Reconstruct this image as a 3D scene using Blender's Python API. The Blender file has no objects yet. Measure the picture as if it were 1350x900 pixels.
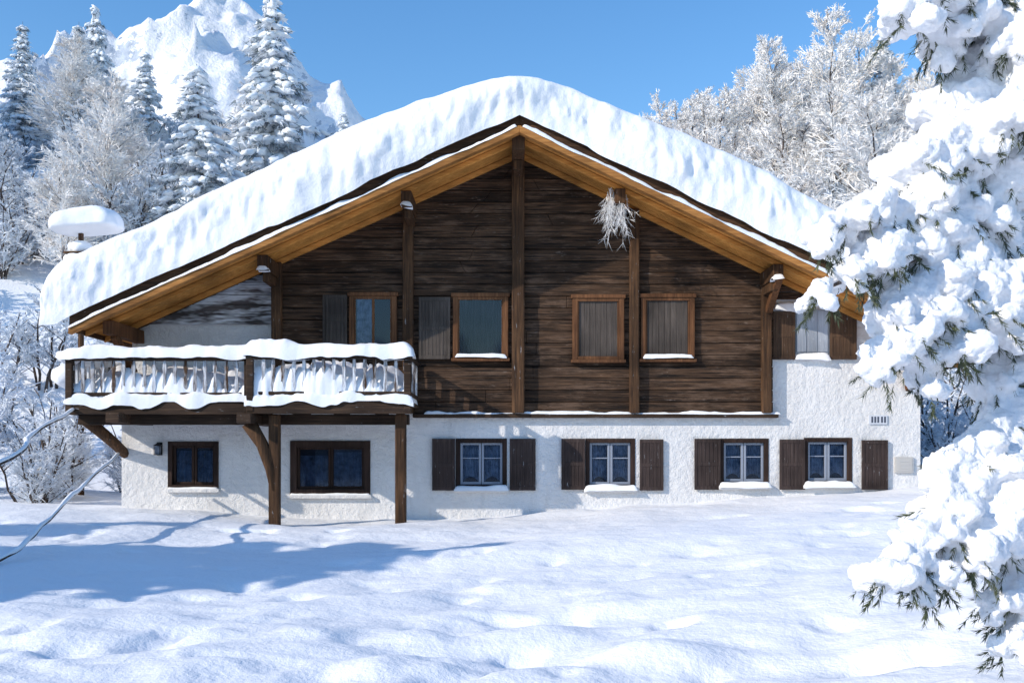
import bpy, bmesh, math, random
import numpy as np
from mathutils import Vector, Matrix
random.seed(7); np.random.seed(7)
K=1313.0; D0=20.0; EYE=1.6
def X(u,y=0.0): return (u-675.0)*(D0+y)/K
def Z(v,y=0.0): return EYE+(600.0-v)*(D0+y)/K
C=bpy.context.scene.collection
# ------------------------------------------------------------------ materials
def mat(name):
    m=bpy.data.materials.new(name); m.use_nodes=True
    nt=m.node_tree; nt.nodes.clear()
    out=nt.nodes.new('ShaderNodeOutputMaterial'); b=nt.nodes.new('ShaderNodeBsdfPrincipled')
    nt.links.new(b.outputs[0],out.inputs[0])
    return m,nt,b,out
def N(nt,t,**k):
    n=nt.nodes.new(t)
    for a,v in k.items(): setattr(n,a,v)
    return n
def coords(nt,scale=(1,1,1)):
    tc=N(nt,'ShaderNodeTexCoord'); mp=N(nt,'ShaderNodeMapping'); mp.inputs['Scale'].default_value=scale
    nt.links.new(tc.outputs['Object'],mp.inputs['Vector']); return mp.outputs[0]
def noise(nt,vec,scale,detail=4,rough=.6):
    n=N(nt,'ShaderNodeTexNoise'); n.inputs['Scale'].default_value=scale; n.inputs['Detail'].default_value=detail
    n.inputs['Roughness'].default_value=rough
    nt.links.new(vec,n.inputs['Vector']); return n.outputs['Fac']
def ramp(nt,fac,stops):
    r=N(nt,'ShaderNodeValToRGB'); e=r.color_ramp.elements
    while len(e)<len(stops): e.new(.5)
    for i,(p,c) in enumerate(stops):
        e[i].position=p; e[i].color=(c[0],c[1],c[2],1) if not isinstance(c,(int,float)) else (c,c,c,1)
    nt.links.new(fac,r.inputs[0]); return r.outputs[0]
def mix(nt,f,a,b,bt='MIX'):
    m=N(nt,'ShaderNodeMix',data_type='RGBA',blend_type=bt)
    if isinstance(f,(int,float)): m.inputs[0].default_value=f
    else: nt.links.new(f,m.inputs[0])
    for s,v in ((6,a),(7,b)):
        if isinstance(v,tuple): m.inputs[s].default_value=(*v,1)
        else: nt.links.new(v,m.inputs[s])
    return m.outputs[2]
def bump(nt,b,h,strength,dist):
    n=N(nt,'ShaderNodeBump'); n.inputs['Strength'].default_value=strength; n.inputs['Distance'].default_value=dist
    nt.links.new(h,n.inputs['Height']); nt.links.new(n.outputs[0],b.inputs['Normal'])
def addm(nt,a,b,w):
    m=N(nt,'ShaderNodeMath',operation='MULTIPLY_ADD'); nt.links.new(b,m.inputs[0]); m.inputs[1].default_value=w
    nt.links.new(a,m.inputs[2]); return m.outputs[0]

def snow_mat(name,mid=9,st=.35,col=(.87,.88,.90),dist=.03,det=4):
    m,nt,b,o=mat(name); v=coords(nt)
    n1=noise(nt,v,mid,det,.66)
    b.inputs['Base Color'].default_value=(*col,1)
    b.inputs['Roughness'].default_value=.75; b.inputs['Specular IOR Level'].default_value=.1
    bump(nt,b,n1,st,dist); return m
M_snow=snow_mat('snow')
M_ground=snow_mat('ground_snow',mid=4.5,st=.6,dist=.06,det=5,col=(.86,.87,.89))
M_roofsnow=snow_mat('roof_snow',mid=6,st=.5,dist=.05,col=(.86,.87,.89))
M_treesnow=snow_mat('branch_snow',mid=34,st=.6,dist=.02,col=(.86,.86,.87),det=3)
M_frost,nt,b,o=mat('frost'); b.inputs['Base Color'].default_value=(.82,.86,.91,1); b.inputs['Roughness'].default_value=.8; b.inputs['Specular IOR Level'].default_value=.1
M_frost2,nt,b,o=mat('warm_frost'); v=coords(nt); nt.links.new(ramp(nt,noise(nt,v,1.6,2,.6),[(.33,(.76,.71,.67)),(.5,(.90,.89,.88))]),b.inputs['Base Color']); b.inputs['Roughness'].default_value=.8; b.inputs['Specular IOR Level'].default_value=.1

def wood_mat(name,dark,light,axis='x',frost=0.0,rows=None,fcol=(.75,.78,.82),bs=.5,fs=1.7,fdet=5):
    m,nt,b,o=mat(name)
    sc={'x':(.7,9,16),'z':(16,9,.8),'y':(16,.7,9)}[axis]
    v=coords(nt,sc); v0=coords(nt)
    n=noise(nt,v,1.6,5,.7); big=noise(nt,v0,1.3,2,.5)
    c=ramp(nt,n,[(.3,dark),(.55,tuple((d*.6+l*.4) for d,l in zip(dark,light))),(.75,light)])
    c=mix(nt,.7,c,ramp(nt,big,[(.3,.3),(.7,1.3)]),'MULTIPLY')
    if rows:
        sx=N(nt,'ShaderNodeSeparateXYZ'); nt.links.new(v0,sx.inputs[0])
        sb=N(nt,'ShaderNodeMath',operation='SUBTRACT'); nt.links.new(sx.outputs[2],sb.inputs[0]); sb.inputs[1].default_value=rows[1]
        d=N(nt,'ShaderNodeMath',operation='DIVIDE'); nt.links.new(sb.outputs[0],d.inputs[0]); d.inputs[1].default_value=rows[0]
        f=N(nt,'ShaderNodeMath',operation='FLOOR'); nt.links.new(d.outputs[0],f.inputs[0])
        w=N(nt,'ShaderNodeTexWhiteNoise',noise_dimensions='1D'); nt.links.new(f.outputs[0],w.inputs['W'])
        c=mix(nt,.7,c,ramp(nt,w.outputs[0],[(0,.5),(1,1.5)]),'MULTIPLY')
        vb=coords(nt,(.55,1,2.2)); c=mix(nt,ramp(nt,noise(nt,vb,2.2,5,.7),[(.50,0.0),(.66,.8)]),c,(.15,.092,.06))
        vs=coords(nt,(1.2,5,42)); c=mix(nt,ramp(nt,noise(nt,vs,1.0,3,.7),[(.51,0.0),(.62,.88)]),c,(.005,.004,.0035))
    if frost:
        vf=coords(nt,{'x':(2.2,6,14),'z':(14,6,2),'y':(14,2,6)}[axis])
        nf=noise(nt,vf,fs,fdet,.75)
        mk=ramp(nt,nf,[(.66-frost*.3,0.0),(.78-frost*.2,1.0)])
        c=mix(nt,mk,c,fcol)
    nt.links.new(c,b.inputs['Base Color']); b.inputs['Roughness'].default_value=.8
    b.inputs['Specular IOR Level'].default_value=.2
    bump(nt,b,n,bs,.02); return m
M_wall=wood_mat('weathered_dark_wood',(.016,.010,.007),(.17,.092,.05),'x',.14,rows=(.235,2.44),fcol=(.27,.21,.17),bs=1.0)
M_gable=wood_mat('frosted_gray_wood',(.07,.062,.06),(.20,.175,.165),'x',.85,fs=.5,bs=.3,fdet=3)
M_post=wood_mat('post_wood',(.025,.014,.009),(.20,.10,.045),'z',.04)
M_baluster=wood_mat('snowy_baluster_wood',(.04,.022,.014),(.18,.10,.055),'z',.85,fs=.55)
M_beamx=wood_mat('beam_wood',(.02,.013,.01),(.12,.07,.04),'x',.05)
M_barge=wood_mat('barge_wood',(.04,.022,.013),(.20,.10,.05),'x',.03)
M_orange=wood_mat('honey_wood',(.48,.19,.04),(.84,.42,.11),'x',0,bs=.25)
M_lboard=wood_mat('amber_board_wood',(.26,.105,.028),(.62,.29,.085),'x',0,bs=.3)
M_frame=wood_mat('frame_wood',(.08,.034,.016),(.29,.13,.055),'z',0,bs=.3)
M_shut=wood_mat('shutter_wood',(.035,.024,.022),(.10,.07,.06),'z',.05)
M_panel=wood_mat('inner_shutter_wood',(.055,.045,.038),(.15,.12,.10),'z',0)
M_dframe=wood_mat('dark_frame_wood',(.025,.015,.012),(.075,.043,.032),'z',0)
M_bark=wood_mat('bark',(.05,.035,.028),(.17,.13,.11),'z',.25)
M_eshut=wood_mat('brown_shutter',(.05,.03,.02),(.16,.09,.05),'z',.04)
M_pale=wood_mat('pale_painted_wood',(.30,.34,.40),(.5,.53,.58),'z',.2)
M_sash,nt,b,o=mat('sash_paint'); b.inputs['Base Color'].default_value=(.26,.29,.35,1); b.inputs['Roughness'].default_value=.5
M_dark,nt,b,o=mat('painted_room_dark'); b.inputs['Base Color'].default_value=(.02,.024,.032,1); b.inputs['Roughness'].default_value=.9  # near-black paint that stands in for the darkness of unlit rooms
M_iron,nt,b,o=mat('iron'); b.inputs['Base Color'].default_value=(.03,.03,.03,1); b.inputs['Roughness'].default_value=.5; b.inputs['Metallic'].default_value=.6
M_sign,nt,b,o=mat('sign_enamel'); b.inputs['Base Color'].default_value=(.6,.62,.66,1)
M_ink,nt,b,o=mat('sign_ink'); b.inputs['Base Color'].default_value=(.06,.07,.1,1)
M_box,nt,b,o=mat('meter_box_paint'); b.inputs['Base Color'].default_value=(.5,.48,.45,1); b.inputs['Roughness'].default_value=.5
def curtain(name,lo,hi):
    m,nt,b,o=mat(name); v=coords(nt); c=ramp(nt,noise(nt,v,9,4,.6),[(.3,lo),(.7,hi)]); nt.links.new(c,b.inputs['Base Color']); b.inputs['Roughness'].default_value=.9; return m
M_curtain=curtain('curtain_cloth',(.06,.08,.11),(.26,.30,.36)); M_curtain2=curtain('dark_curtain_cloth',(.02,.03,.045),(.10,.13,.18))
M_glass,nt,b,o=mat('window_glass')
tr=N(nt,'ShaderNodeBsdfTransparent'); tr.inputs[0].default_value=(.72,.82,.95,1); gl=N(nt,'ShaderNodeBsdfGlossy'); gl.inputs['Roughness'].default_value=.05; gl.inputs['Color'].default_value=(.8,.9,1,1)
fr=N(nt,'ShaderNodeFresnel'); fr.inputs[0].default_value=1.5; ms=N(nt,'ShaderNodeMixShader')
nt.links.new(fr.outputs[0],ms.inputs[0]); nt.links.new(tr.outputs[0],ms.inputs[1]); nt.links.new(gl.outputs[0],ms.inputs[2]); nt.links.new(ms.outputs[0],o.inputs[0])
M_stucco,nt,b,o=mat('white_stucco'); v=coords(nt)
n1=noise(nt,v,7,5,.72); n2=noise(nt,v,1.1,3,.6)
c=ramp(nt,n2,[(.3,(.70,.685,.67)),(.65,(.82,.805,.79))])
vs=coords(nt,(3,3,.5)); c=mix(nt,ramp(nt,noise(nt,vs,1.5,3,.7),[(.55,0.0),(.75,.35)]),c,(.55,.53,.51))
nt.links.new(c,b.inputs['Base Color']); b.inputs['Roughness'].default_value=.9; bump(nt,b,n1,.9,.07)
M_needle,nt,b,o=mat('conifer_needles'); v=coords(nt); c=ramp(nt,noise(nt,v,6,2,.6),[(.3,(.02,.033,.016)),(.6,(.075,.09,.035)),(.85,(.22,.22,.16))]); nt.links.new(c,b.inputs['Base Color']); b.inputs['Roughness'].default_value=.6
M_farneedle,nt,b,o=mat('frosty_needles'); v=coords(nt); c=ramp(nt,noise(nt,v,3,2,.6),[(.3,(.08,.11,.12)),(.65,(.40,.46,.51))]); nt.links.new(c,b.inputs['Base Color']); b.inputs['Roughness'].default_value=.8
M_hazed_rock,nt,b,o=mat('hazed_snow_rock')  # aerial haze painted into the colours: rock paled towards blue, snow slightly bluish
v=coords(nt); g=N(nt,'ShaderNodeNewGeometry'); sx=N(nt,'ShaderNodeSeparateXYZ'); nt.links.new(g.outputs['Normal'],sx.inputs[0])
nn=noise(nt,v,.07,8,.75); f=addm(nt,sx.outputs[2],nn,1.3)
mk=ramp(nt,f,[(.98,0.0),(1.08,1.0)])
rk=ramp(nt,noise(nt,v,.3,4,.7),[(.3,(.38,.45,.56)),(.7,(.58,.64,.73))])
nt.links.new(mix(nt,mk,rk,(.87,.89,.94)),b.inputs['Base Color']); b.inputs['Roughness'].default_value=.8
bump(nt,b,noise(nt,v,.2,6,.7),.6,3)

# ------------------------------------------------------------------ mesh helpers
def empty(name,loc=(0,0,0)):
    e=bpy.data.objects.new(name,None); e.location=loc; C.objects.link(e); return e
def obj(name,me,parent=None):
    o=bpy.data.objects.new(name,me); C.objects.link(o)
    if parent: o.parent=parent
    return o
class MB:
    def __init__(s): s.v=[];s.f=[];s.m=[];s.n=0
    def add(s,vs,fs,mi=0):
        s.v.append(np.asarray(vs,float).reshape(-1,3)); 
        n=s.n; s.f.extend([tuple(i+n for i in f) for f in fs]); s.m.extend([mi]*len(fs)); s.n+=len(s.v[-1])
    def box(s,x0,x1,y0,y1,z0,z1,mi=0):
        s.add([(x0,y0,z0),(x1,y0,z0),(x1,y1,z0),(x0,y1,z0),(x0,y0,z1),(x1,y0,z1),(x1,y1,z1),(x0,y1,z1)],
              [(0,3,2,1),(4,5,6,7),(0,1,5,4),(1,2,6,5),(2,3,7,6),(3,0,4,7)],mi)
    def prism(s,poly,y0,y1,mi=0):
        n=len(poly); v=[(p[0],y0,p[1]) for p in poly]+[(p[0],y1,p[1]) for p in poly]
        f=[tuple(range(n)),tuple(range(2*n-1,n-1,-1))]+[(i,i+n,(i+1)%n+n,(i+1)%n) for i in range(n)]
        s.add(v,f,mi)
    def beam(s,a,b,w,h,mi=0):
        a=Vector(a);b=Vector(b);d=(b-a).normalized()
        up=Vector((0,0,1)) if abs(d.z)<.95 else Vector((0,1,0))
        r=d.cross(up).normalized(); u=r.cross(d).normalized(); v=[]
        for p in (a,b):
            for sx,sz in ((-1,-1),(1,-1),(1,1),(-1,1)): v.append(p+r*sx*w/2+u*sz*h/2)
        s.add([tuple(q) for q in v],[(0,1,2,3),(7,6,5,4),(0,4,5,1),(1,5,6,2),(2,6,7,3),(3,7,4,0)],mi)
    def tube(s,pts,rads,seg=7,mi=0):
        pts=[Vector(p) for p in pts]; v=[];f=[]
        for i,p in enumerate(pts):
            d=(pts[min(i+1,len(pts)-1)]-pts[max(i-1,0)]).normalized()
            up=Vector((0,0,1)) if abs(d.z)<.9 else Vector((1,0,0))
            r=d.cross(up).normalized(); u=r.cross(d)
            for k in range(seg):
                a=2*math.pi*k/seg; v.append(tuple(p+(r*math.cos(a)+u*math.sin(a))*rads[i]))
        for i in range(len(pts)-1):
            for k in range(seg):
                a=i*seg+k;b2=i*seg+(k+1)%seg; f.append((a,b2,b2+seg,a+seg))
        f.append(tuple(range(seg-1,-1,-1))); f.append(tuple((len(pts)-1)*seg+k for k in range(seg)))
        s.add(v,f,mi)
    def mesh(s,name,mats,smooth=False):
        me=bpy.data.meshes.new(name); me.from_pydata(np.concatenate(s.v).tolist(),[],s.f); 
        for m in mats: me.materials.append(m)
        me.polygons.foreach_set('material_index',np.array(s.m,dtype=np.int32))
        if smooth: me.polygons.foreach_set('use_smooth',np.ones(len(s.f),dtype=bool))
        me.update(); return me
    def obj(s,name,mats,parent=None,smooth=False,bevel=0):
        if not isinstance(mats,(list,tuple)): mats=[mats]
        o=obj(name,s.mesh(name,mats,smooth),parent)
        if bevel:
            b=o.modifiers.new('bevel','BEVEL'); b.width=bevel; b.segments=2; b.limit_method='ANGLE'
        return o
TAB=np.random.RandomState(3).rand(256,256)
def vn(x,y,s=0):
    x=np.asarray(x,float)+s*17.3; y=np.asarray(y,float)+s*9.1
    xi=np.floor(x).astype(int); yi=np.floor(y).astype(int); fx=x-xi; fy=y-yi
    fx=fx*fx*fx*(fx*(fx*6-15)+10); fy=fy*fy*fy*(fy*(fy*6-15)+10)
    t=lambda a,b: TAB[a&255,b&255]
    return (t(xi,yi)*(1-fx)+t(xi+1,yi)*fx)*(1-fy)+(t(xi,yi+1)*(1-fx)+t(xi+1,yi+1)*fx)*fy-.5
def sst(t): t=np.clip(t,0,1); return t*t*(3-2*t)
def gridfaces(nx,ny):
    i=np.arange(nx-1)[:,None]*ny+np.arange(ny-1)[None,:]; i=i.ravel()
    return np.stack([i,i+ny,i+ny+1,i+1],1).tolist()

# ------------------------------------------------------------------ terrain
rd=np.random.RandomState(12)
DENTS=[(rd.uniform(-5,6.5),rd.uniform(-13.2,-6.5),rd.uniform(.10,.2),rd.uniform(.03,.075)) for _ in range(46)]
def H(x,y):
    x=np.asarray(x,float); y=np.asarray(y,float)
    b=np.interp(x,[-14,-7.8,-5,-3,-.5,1,4,8.2,14],[.75,.56,.38,.28,.38,.50,.66,.9,1.15])
    fr=np.interp(x,[-8,-3,0,2.5,5,9],[-.1,-.05,0,.14,.45,.75])
    t=sst((y+15.5)/15); z=t*b+(1-t)*fr
    hill=np.interp(y,[7,14,22,40,70,120,200,1500],[0,1.8,5.2,14.5,24,30,28,20])
    hl=1+.12*sst((-x-12)/20)+.10*sst((x-16)/20); z=z+hill*hl
    far=sst((y-5)/20)
    z=z+far*(vn(x/13,y/13,1)*3.0+vn(x/5,y/5,2)*1.0)
    # unseen ridge added west of the garden to shade the left hillside
    z=z+sst((-x-44)/32)*sst((y+13)/14)*(1-sst((y-42)/26))*(32+14*vn(x/9,y/6,60)+9*vn(x/3.5,y/2.6,61))
    near=1-far*.5
    z=z+near*(vn(x/3.1,y/2.6,3)*.17+vn(x/1.2,y/1.0,4)*.10+vn(x/.5,y/.45,5)*.035+vn(x/.22,y/.22,15)*.012)
    fg=sst((-8-y)/4); z=z+fg*(vn(x/.9,y/.55,16)*.16+vn(x/.35,y/.25,17)*.045)
    wn=vn(x/.62,y/.55,6)+.35*vn(x/.3,y/.3,7); m=vn(x/4,y/4,8)
    z=z-near*np.clip(wn-.23,0,1)*.5*np.clip(m+.5,0,1)*(y<-3)
    for dx,dy,dr,dd in DENTS: z=z-dd*np.exp(-(((x-dx)/dr)**2+((y-dy)/(dr*1.3))**2))
    return z
def Hs(x,y): return float(H(np.array([x]),np.array([y]))[0])
def axis(segs):
    out=[segs[0][0]]
    for a,b,st0,g in segs:
        st=st0
        while out[-1]<b-1e-6:
            out.append(min(b,out[-1]+st)); st*=g
    return np.array(out)
rx=axis([(0,9,.075,1.0),(9,1400,.09,1.045)])
xs=np.concatenate([-rx[:0:-1],rx])
ys=np.concatenate([-14-(axis([(0,60,.1,1.08)]))[::-1],axis([(-14,-3,.06,1.0),(-3,12,.13,1.0),(12,1500,.2,1.04)])[1:]])
GX,GY=np.meshgrid(xs,ys,indexing='ij'); GZ=H(GX,GY)
me=bpy.data.meshes.new('snow_ground'); me.from_pydata(np.stack([GX.ravel(),GY.ravel(),GZ.ravel()],1).tolist(),[],gridfaces(len(xs),len(ys)))
me.materials.append(M_ground); me.polygons.foreach_set('use_smooth',np.ones(len(me.polygons),dtype=bool)); obj('snow_ground',me)

# mountain
def ridged(x,y,s,oct=6):
    a=1.0;r=0;f=1.0;w=1
    for i in range(oct):
        n=1-np.abs(2*vn(x*f,y*f,s+i))*2; n=np.clip(n,0,1)**2; r=r+a*n*w; w=np.clip(n*1.5,.3,1); a*=.5; f*=2.1
    return r
mx=np.linspace(-330,140,360); my=np.linspace(105,480,270); A,B=np.meshgrid(mx,my,indexing='ij')
ridge=np.interp(A,[-330,-240,-190,-165,-120,-100,-86,-77,-63,-55,-49,-45,-37,-21,10,60,140],[110,140,156,160,176,180,168,152,139,131,122,131,119,98,62,40,28])
up=np.clip((B-105)/250,0,1); prof=np.where(B<355,.25*up+.75*up**1.5,1-.5*sst((B-355)/125))
MZ=ridge*prof+(ridged(A/45,B/60,20)-.9)*17*np.clip(up*1.6,0,1)*np.where(np.abs(B-355)<20,.5,1)+vn(A/9,B/9,70)*5+vn(A/4,B/4,71)*2.6
me=bpy.data.meshes.new('mountain'); me.from_pydata(np.stack([A.ravel(),B.ravel(),MZ.ravel()],1).tolist(),[],gridfaces(360,270)); me.materials.append(M_hazed_rock)
me.polygons.foreach_set('use_smooth',np.ones(len(me.polygons),dtype=bool)); obj('mountain',me)

# ------------------------------------------------------------------ chalet
house=empty('alpine_chalet')
AX=.14; AZ=7.9; SL=.446; SR=.478
def RT(x): return AZ-(AX-x)*SL if x<AX else AZ-(x-AX)*SR
XL=-7.84; XR=8.2; EL=-8.15; ER=8.95; SOF=.26; BACK=12.0; ZT=2.44
mb=MB(); g=.28
mb.prism([(XL+.1,-.5),(XR-.02,-.5),(XR-.02,RT(XR)-g),(AX,AZ-g),(XL+.1,RT(XL+.1)-g)],.3,BACK-.6)
mb.obj('walls',M_stucco,house)
def wall_holes(name,x0,x1,z0,z1,y0,y1,holes,m):
    X_=sorted({x0,x1,*[h[0] for h in holes],*[h[1] for h in holes]}); Z_=sorted({z0,z1,*[h[2] for h in holes],*[h[3] for h in holes]})
    inh=lambda i,j: 0<=i<len(X_)-1 and 0<=j<len(Z_)-1 and not any(h[0]<(X_[i]+X_[i+1])/2<h[1] and h[2]<(Z_[j]+Z_[j+1])/2<h[3] for h in holes)
    mb=MB()
    for i in range(len(X_)-1):
        for j in range(len(Z_)-1):
            if not inh(i,j): continue
            a,b,c,d=X_[i],X_[i+1],Z_[j],Z_[j+1]
            mb.add([(a,y0,c),(b,y0,c),(b,y0,d),(a,y0,d)],[(0,1,2,3)])
            if not inh(i-1,j): mb.add([(a,y1,c),(a,y0,c),(a,y0,d),(a,y1,d)],[(0,1,2,3)])
            if not inh(i+1,j): mb.add([(b,y0,c),(b,y1,c),(b,y1,d),(b,y0,d)],[(0,1,2,3)])
            if not inh(i,j-1): mb.add([(a,y1,c),(b,y1,c),(b,y0,c),(a,y0,c)],[(0,1,2,3)])
            if not inh(i,j+1): mb.add([(a,y0,d),(b,y0,d),(b,y1,d),(a,y1,d)],[(0,1,2,3)])
    return mb.obj(name,m,house)
low=[('a',223,287,583,642),('b',384,487,582,650),('c',602,667,579,642),('d',773,836,579,642),('e',950,1012,579,638),('f',1061,1122,578,637)]
holes=[(X(a),X(b_),Z(d),Z(c)) for _,a,b_,c,d in low]
wall_holes('ground_floor_wall',XL,XR,-.5,ZT,0,.3,holes,M_stucco)
mb=MB(); x0=X(1018)
mb.prism([(x0,ZT),(XR,ZT),(XR,RT(XR)-g),(x0,RT(x0)-g)],0.003,.3); mb.obj('upper_wall',M_stucco,house)

def pad(name,x0,x1,y0,y1,z,h,parent,m=None,nx=None,seed=0,droop=.3,slope=0,rough=.3):
    nx=nx or max(8,int((x1-x0)/.035)); ny=10
    S,T=np.meshgrid(np.linspace(-1,1,nx),np.linspace(-1,1,ny),indexing='ij')
    Xg=(x0+x1)/2+S*(x1-x0)/2; Yg=(y0+y1)/2+T*(y1-y0)/2
    asp=min(.95,h/(x1-x0)*2.0)
    ex=np.clip((1-np.abs(S))/max(asp,.02),0,1); ex=np.sqrt(1-(1-ex)**2); ey=np.sqrt(np.clip(1-np.abs(T)**3,0,1))
    n=vn(Xg*2.7,Yg*4,seed+30)*.9+vn(Xg*11,Yg*11,seed+31)*.3
    dr=np.clip(1+vn(Xg*2.3,Xg*0,seed+33)*2.4+vn(Xg*8,Xg*0,seed+35)*.7,.15,3)
    Zg=z+slope*(Xg-x0)+h*ex*ey*(1+rough*n*1.6)-(1-ey)*h*droop*dr
    Yg=Yg+(vn(Xg*3,Xg*0,seed+34)*.5)*h*T
    mbx=MB(); v=np.stack([Xg.ravel(),Yg.ravel(),Zg.ravel()],1); mbx.add(v,[tuple(f) for f in gridfaces(nx,ny)])
    v2=v.copy(); v2[:,2]=z+slope*(v2[:,0]-x0)-.003; v2[:,2]=np.minimum(v2[:,2],v[:,2]-.001)
    mbx.add(v2,[tuple(f[::-1]) for f in gridfaces(nx,ny)])
    return mbx.obj(name,m or M_snow,parent,smooth=True)

wx0,wx1=X(364),X(1018); rowh=.235
mb=MB(); z=ZT; r=random.Random(2)
xin=lambda zz,side:(AX-(AZ-.29-zz)/SL) if side<0 else (AX+(AZ-.29-zz)/SR)
while z<AZ-.4:
    z2=min(z+rowh,AZ-.3)
    a0,b0=max(wx0,xin(z,-1)),min(wx1,xin(z,1)); a1,b1=max(wx0,xin(z2-.012,-1)),min(wx1,xin(z2-.012,1))
    yo=-.055-r.uniform(0,.022); gz=r.uniform(.006,.013)
    cuts=[0,r.uniform(.3,.7),1]
    for c0,c1 in zip(cuts[:-1],cuts[1:]):
        yo2=yo-r.uniform(0,.01)
        p=[(a0+(b0-a0)*c0,z),(a0+(b0-a0)*c1-.004,z),(a1+(b1-a1)*c1-.004,z2-gz),(a1+(b1-a1)*c0,z2-gz)]
        mb.prism(p,yo2,.29)
    z=z2
mb.obj('timber_facade',M_wall,house,bevel=.012)
mb=MB(); z=Z(427,.2); 
while z<RT(wx0)-.3:
    z2=z+.2
    a0=max(XL+.12,xin(z,-1)); a1=max(XL+.12,xin(z2-.01,-1))
    if a1<wx0-.02: mb.prism([(a0,z),(wx0-.002,z),(wx0-.002,z2-.01),(a1,z2-.01)],.2-r.uniform(0,.012),.298)
    z=z2
mb.obj('gable_planks',M_gable,house,bevel=.008)
mb=MB(); z=Z(395); x0=X(1019)
while z<RT(x0)-.3:
    z2=z+.16; b0=min(XR,xin(z,1)); b1=min(XR,xin(z2-.01,1))
    if b1>x0+.05: mb.prism([(x0,z),(b0,z),(b1,z2-.01),(x0,z2-.01)],-.03-r.uniform(0,.01),.002)
    z=z2
mb.obj('gable_planks_east',M_wall,house,bevel=.006)
mb=MB(); mb.box(X(545),X(1024),-.16,-.002,ZT-.09,ZT-.002); mb.obj('sill_beam',M_beamx,house,bevel=.015)
pad('ledge_snow',X(560),X(1026),-.17,-.07,ZT-.005,.03,house,seed=4,rough=1.1)
mb=MB()
for u,v0,v1,w in ((683,190,541,.25),(539,262,541,.21),(835,262,541,.19),(1008,348,541,.19),(367,338,541,.20)):
    xc=X(u); zt=RT(xc)-.30; mb.box(xc-w/2,xc+w/2,-.21 if u!=683 else -.25,-.062,ZT+.0,zt)
mb.obj('posts',M_post,house,bevel=.02)
mb=MB(); mo=MB()
pl=[(683,.24),(541,.2),(812,.2),(1012,.2),(359,.2)]
for u,w in pl:
    xc=X(u,-.3); t=RT(xc+ (w/2 if xc>AX else -w/2))-SOF-.012
    if u==683: t=AZ-SOF-.06
    mb.box(xc-w/2,xc+w/2,-1.42 if u==683 else -1.1,-.0,t-.28,t)
    mb.box(xc-w/2+.03,xc+w/2-.03,-.8,-.0,t-.46,t-.285)
for xc in (XL+.25,XR-.25):
    t=RT(xc+(.1 if xc>AX else -.1))-SOF-.012; mo.box(xc-.1,xc+.1,-1.3,.3,t-.26,t)
    mo.beam((xc,-.0,t-.9),(xc,-1.0,t-.25),.13,.15)
xc=X(1014,-.3); t=RT(xc+.1)-SOF; mo.beam((xc+.02,-.2,t-.75),(xc+.02,-1.0,t-.2),.13,.15)
mb.obj('purlins',M_post,house,bevel=.015); mo.obj('eave_brackets',M_frame,house,bevel=.012)
for k,(u,w) in enumerate(pl):
    xc=X(u,-.3); zz=RT(xc)-SOF-.30
    if u in(541,359,1012): pad('purlin_snow_%d'%k,xc-.11,xc+.11,-1.14,-.9,zz-.02,.08,house,seed=k)
def slab(mb,xa,xb,yo0,yo1,t0,t1,mi=0):
    za,zb=RT(xa),RT(xb)
    mb.prism([(xa,za-t1),(xb,zb-t1),(xb,zb-t0),(xa,za-t0)],yo0,yo1,mi)
mb=MB(); mb.prism([(EL,RT(EL)-.18),(AX,AZ-.18),(ER,RT(ER)-.18),(ER,RT(ER)),(AX,AZ),(EL,RT(EL))],-1.53,BACK)
mb.obj('roof_deck',M_barge,house)
mb=MB(); y=-1.52
while y<-.02:
    y2=min(y+.19,-.0)
    for xa,xb in ((EL,AX),(AX,ER)): slab(mb,xa,xb,y,y2-.008,.185,SOF-.01+random.uniform(-.004,.004))
    y=y2
for xa,xb in ((EL,XL-.02),(XR+.02,ER)): slab(mb,xa,xb,0.0,BACK,.185,SOF-.012)
mb.obj('soffit_boards',M_orange,house,bevel=.004)
mb=MB()
for xa,xb in ((EL+.02,AX),(AX,ER-.02)):
    slab(mb,xa,xb,-1.06,-.97,SOF,SOF+.09)
    slab(mb,xa,xb,-.16,-.07,SOF,SOF+.10)
mb.obj('soffit_battens',M_orange,house,bevel=.008)
mb=MB()
for xa,xb in ((EL-.03,AX),(AX,ER+.03)): slab(mb,xa,xb,-1.61,-1.535,-.03,.19)
mb.obj('barge_board_upper',M_barge,house,bevel=.01)
mb=MB()
for xa,xb in ((EL-.01,AX),(AX,ER+.01)): slab(mb,xa,xb,-1.70,-1.54,.235,.37)
mb.obj('barge_board_lower',M_lboard,house,bevel=.01)
for nm,xa,xb in (('barge_snow_west',EL,AX-.05),('barge_snow_east',AX+.05,ER)):
    s=(RT(xb)-RT(xa))/(xb-xa)
    pad(nm,xa,xb,-1.715,-1.60,RT(xa)-.237,.055,house,slope=s,seed=9,rough=.9)
mb=MB(); mb.box(EL-.03,EL+.04,-1.535,BACK,RT(EL)-.32,RT(EL)-.0); mb.box(ER-.04,ER+.03,-1.535,BACK,RT(ER)-.32,RT(ER)); mb.obj('eave_boards',M_barge,house,bevel=.01)

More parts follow.
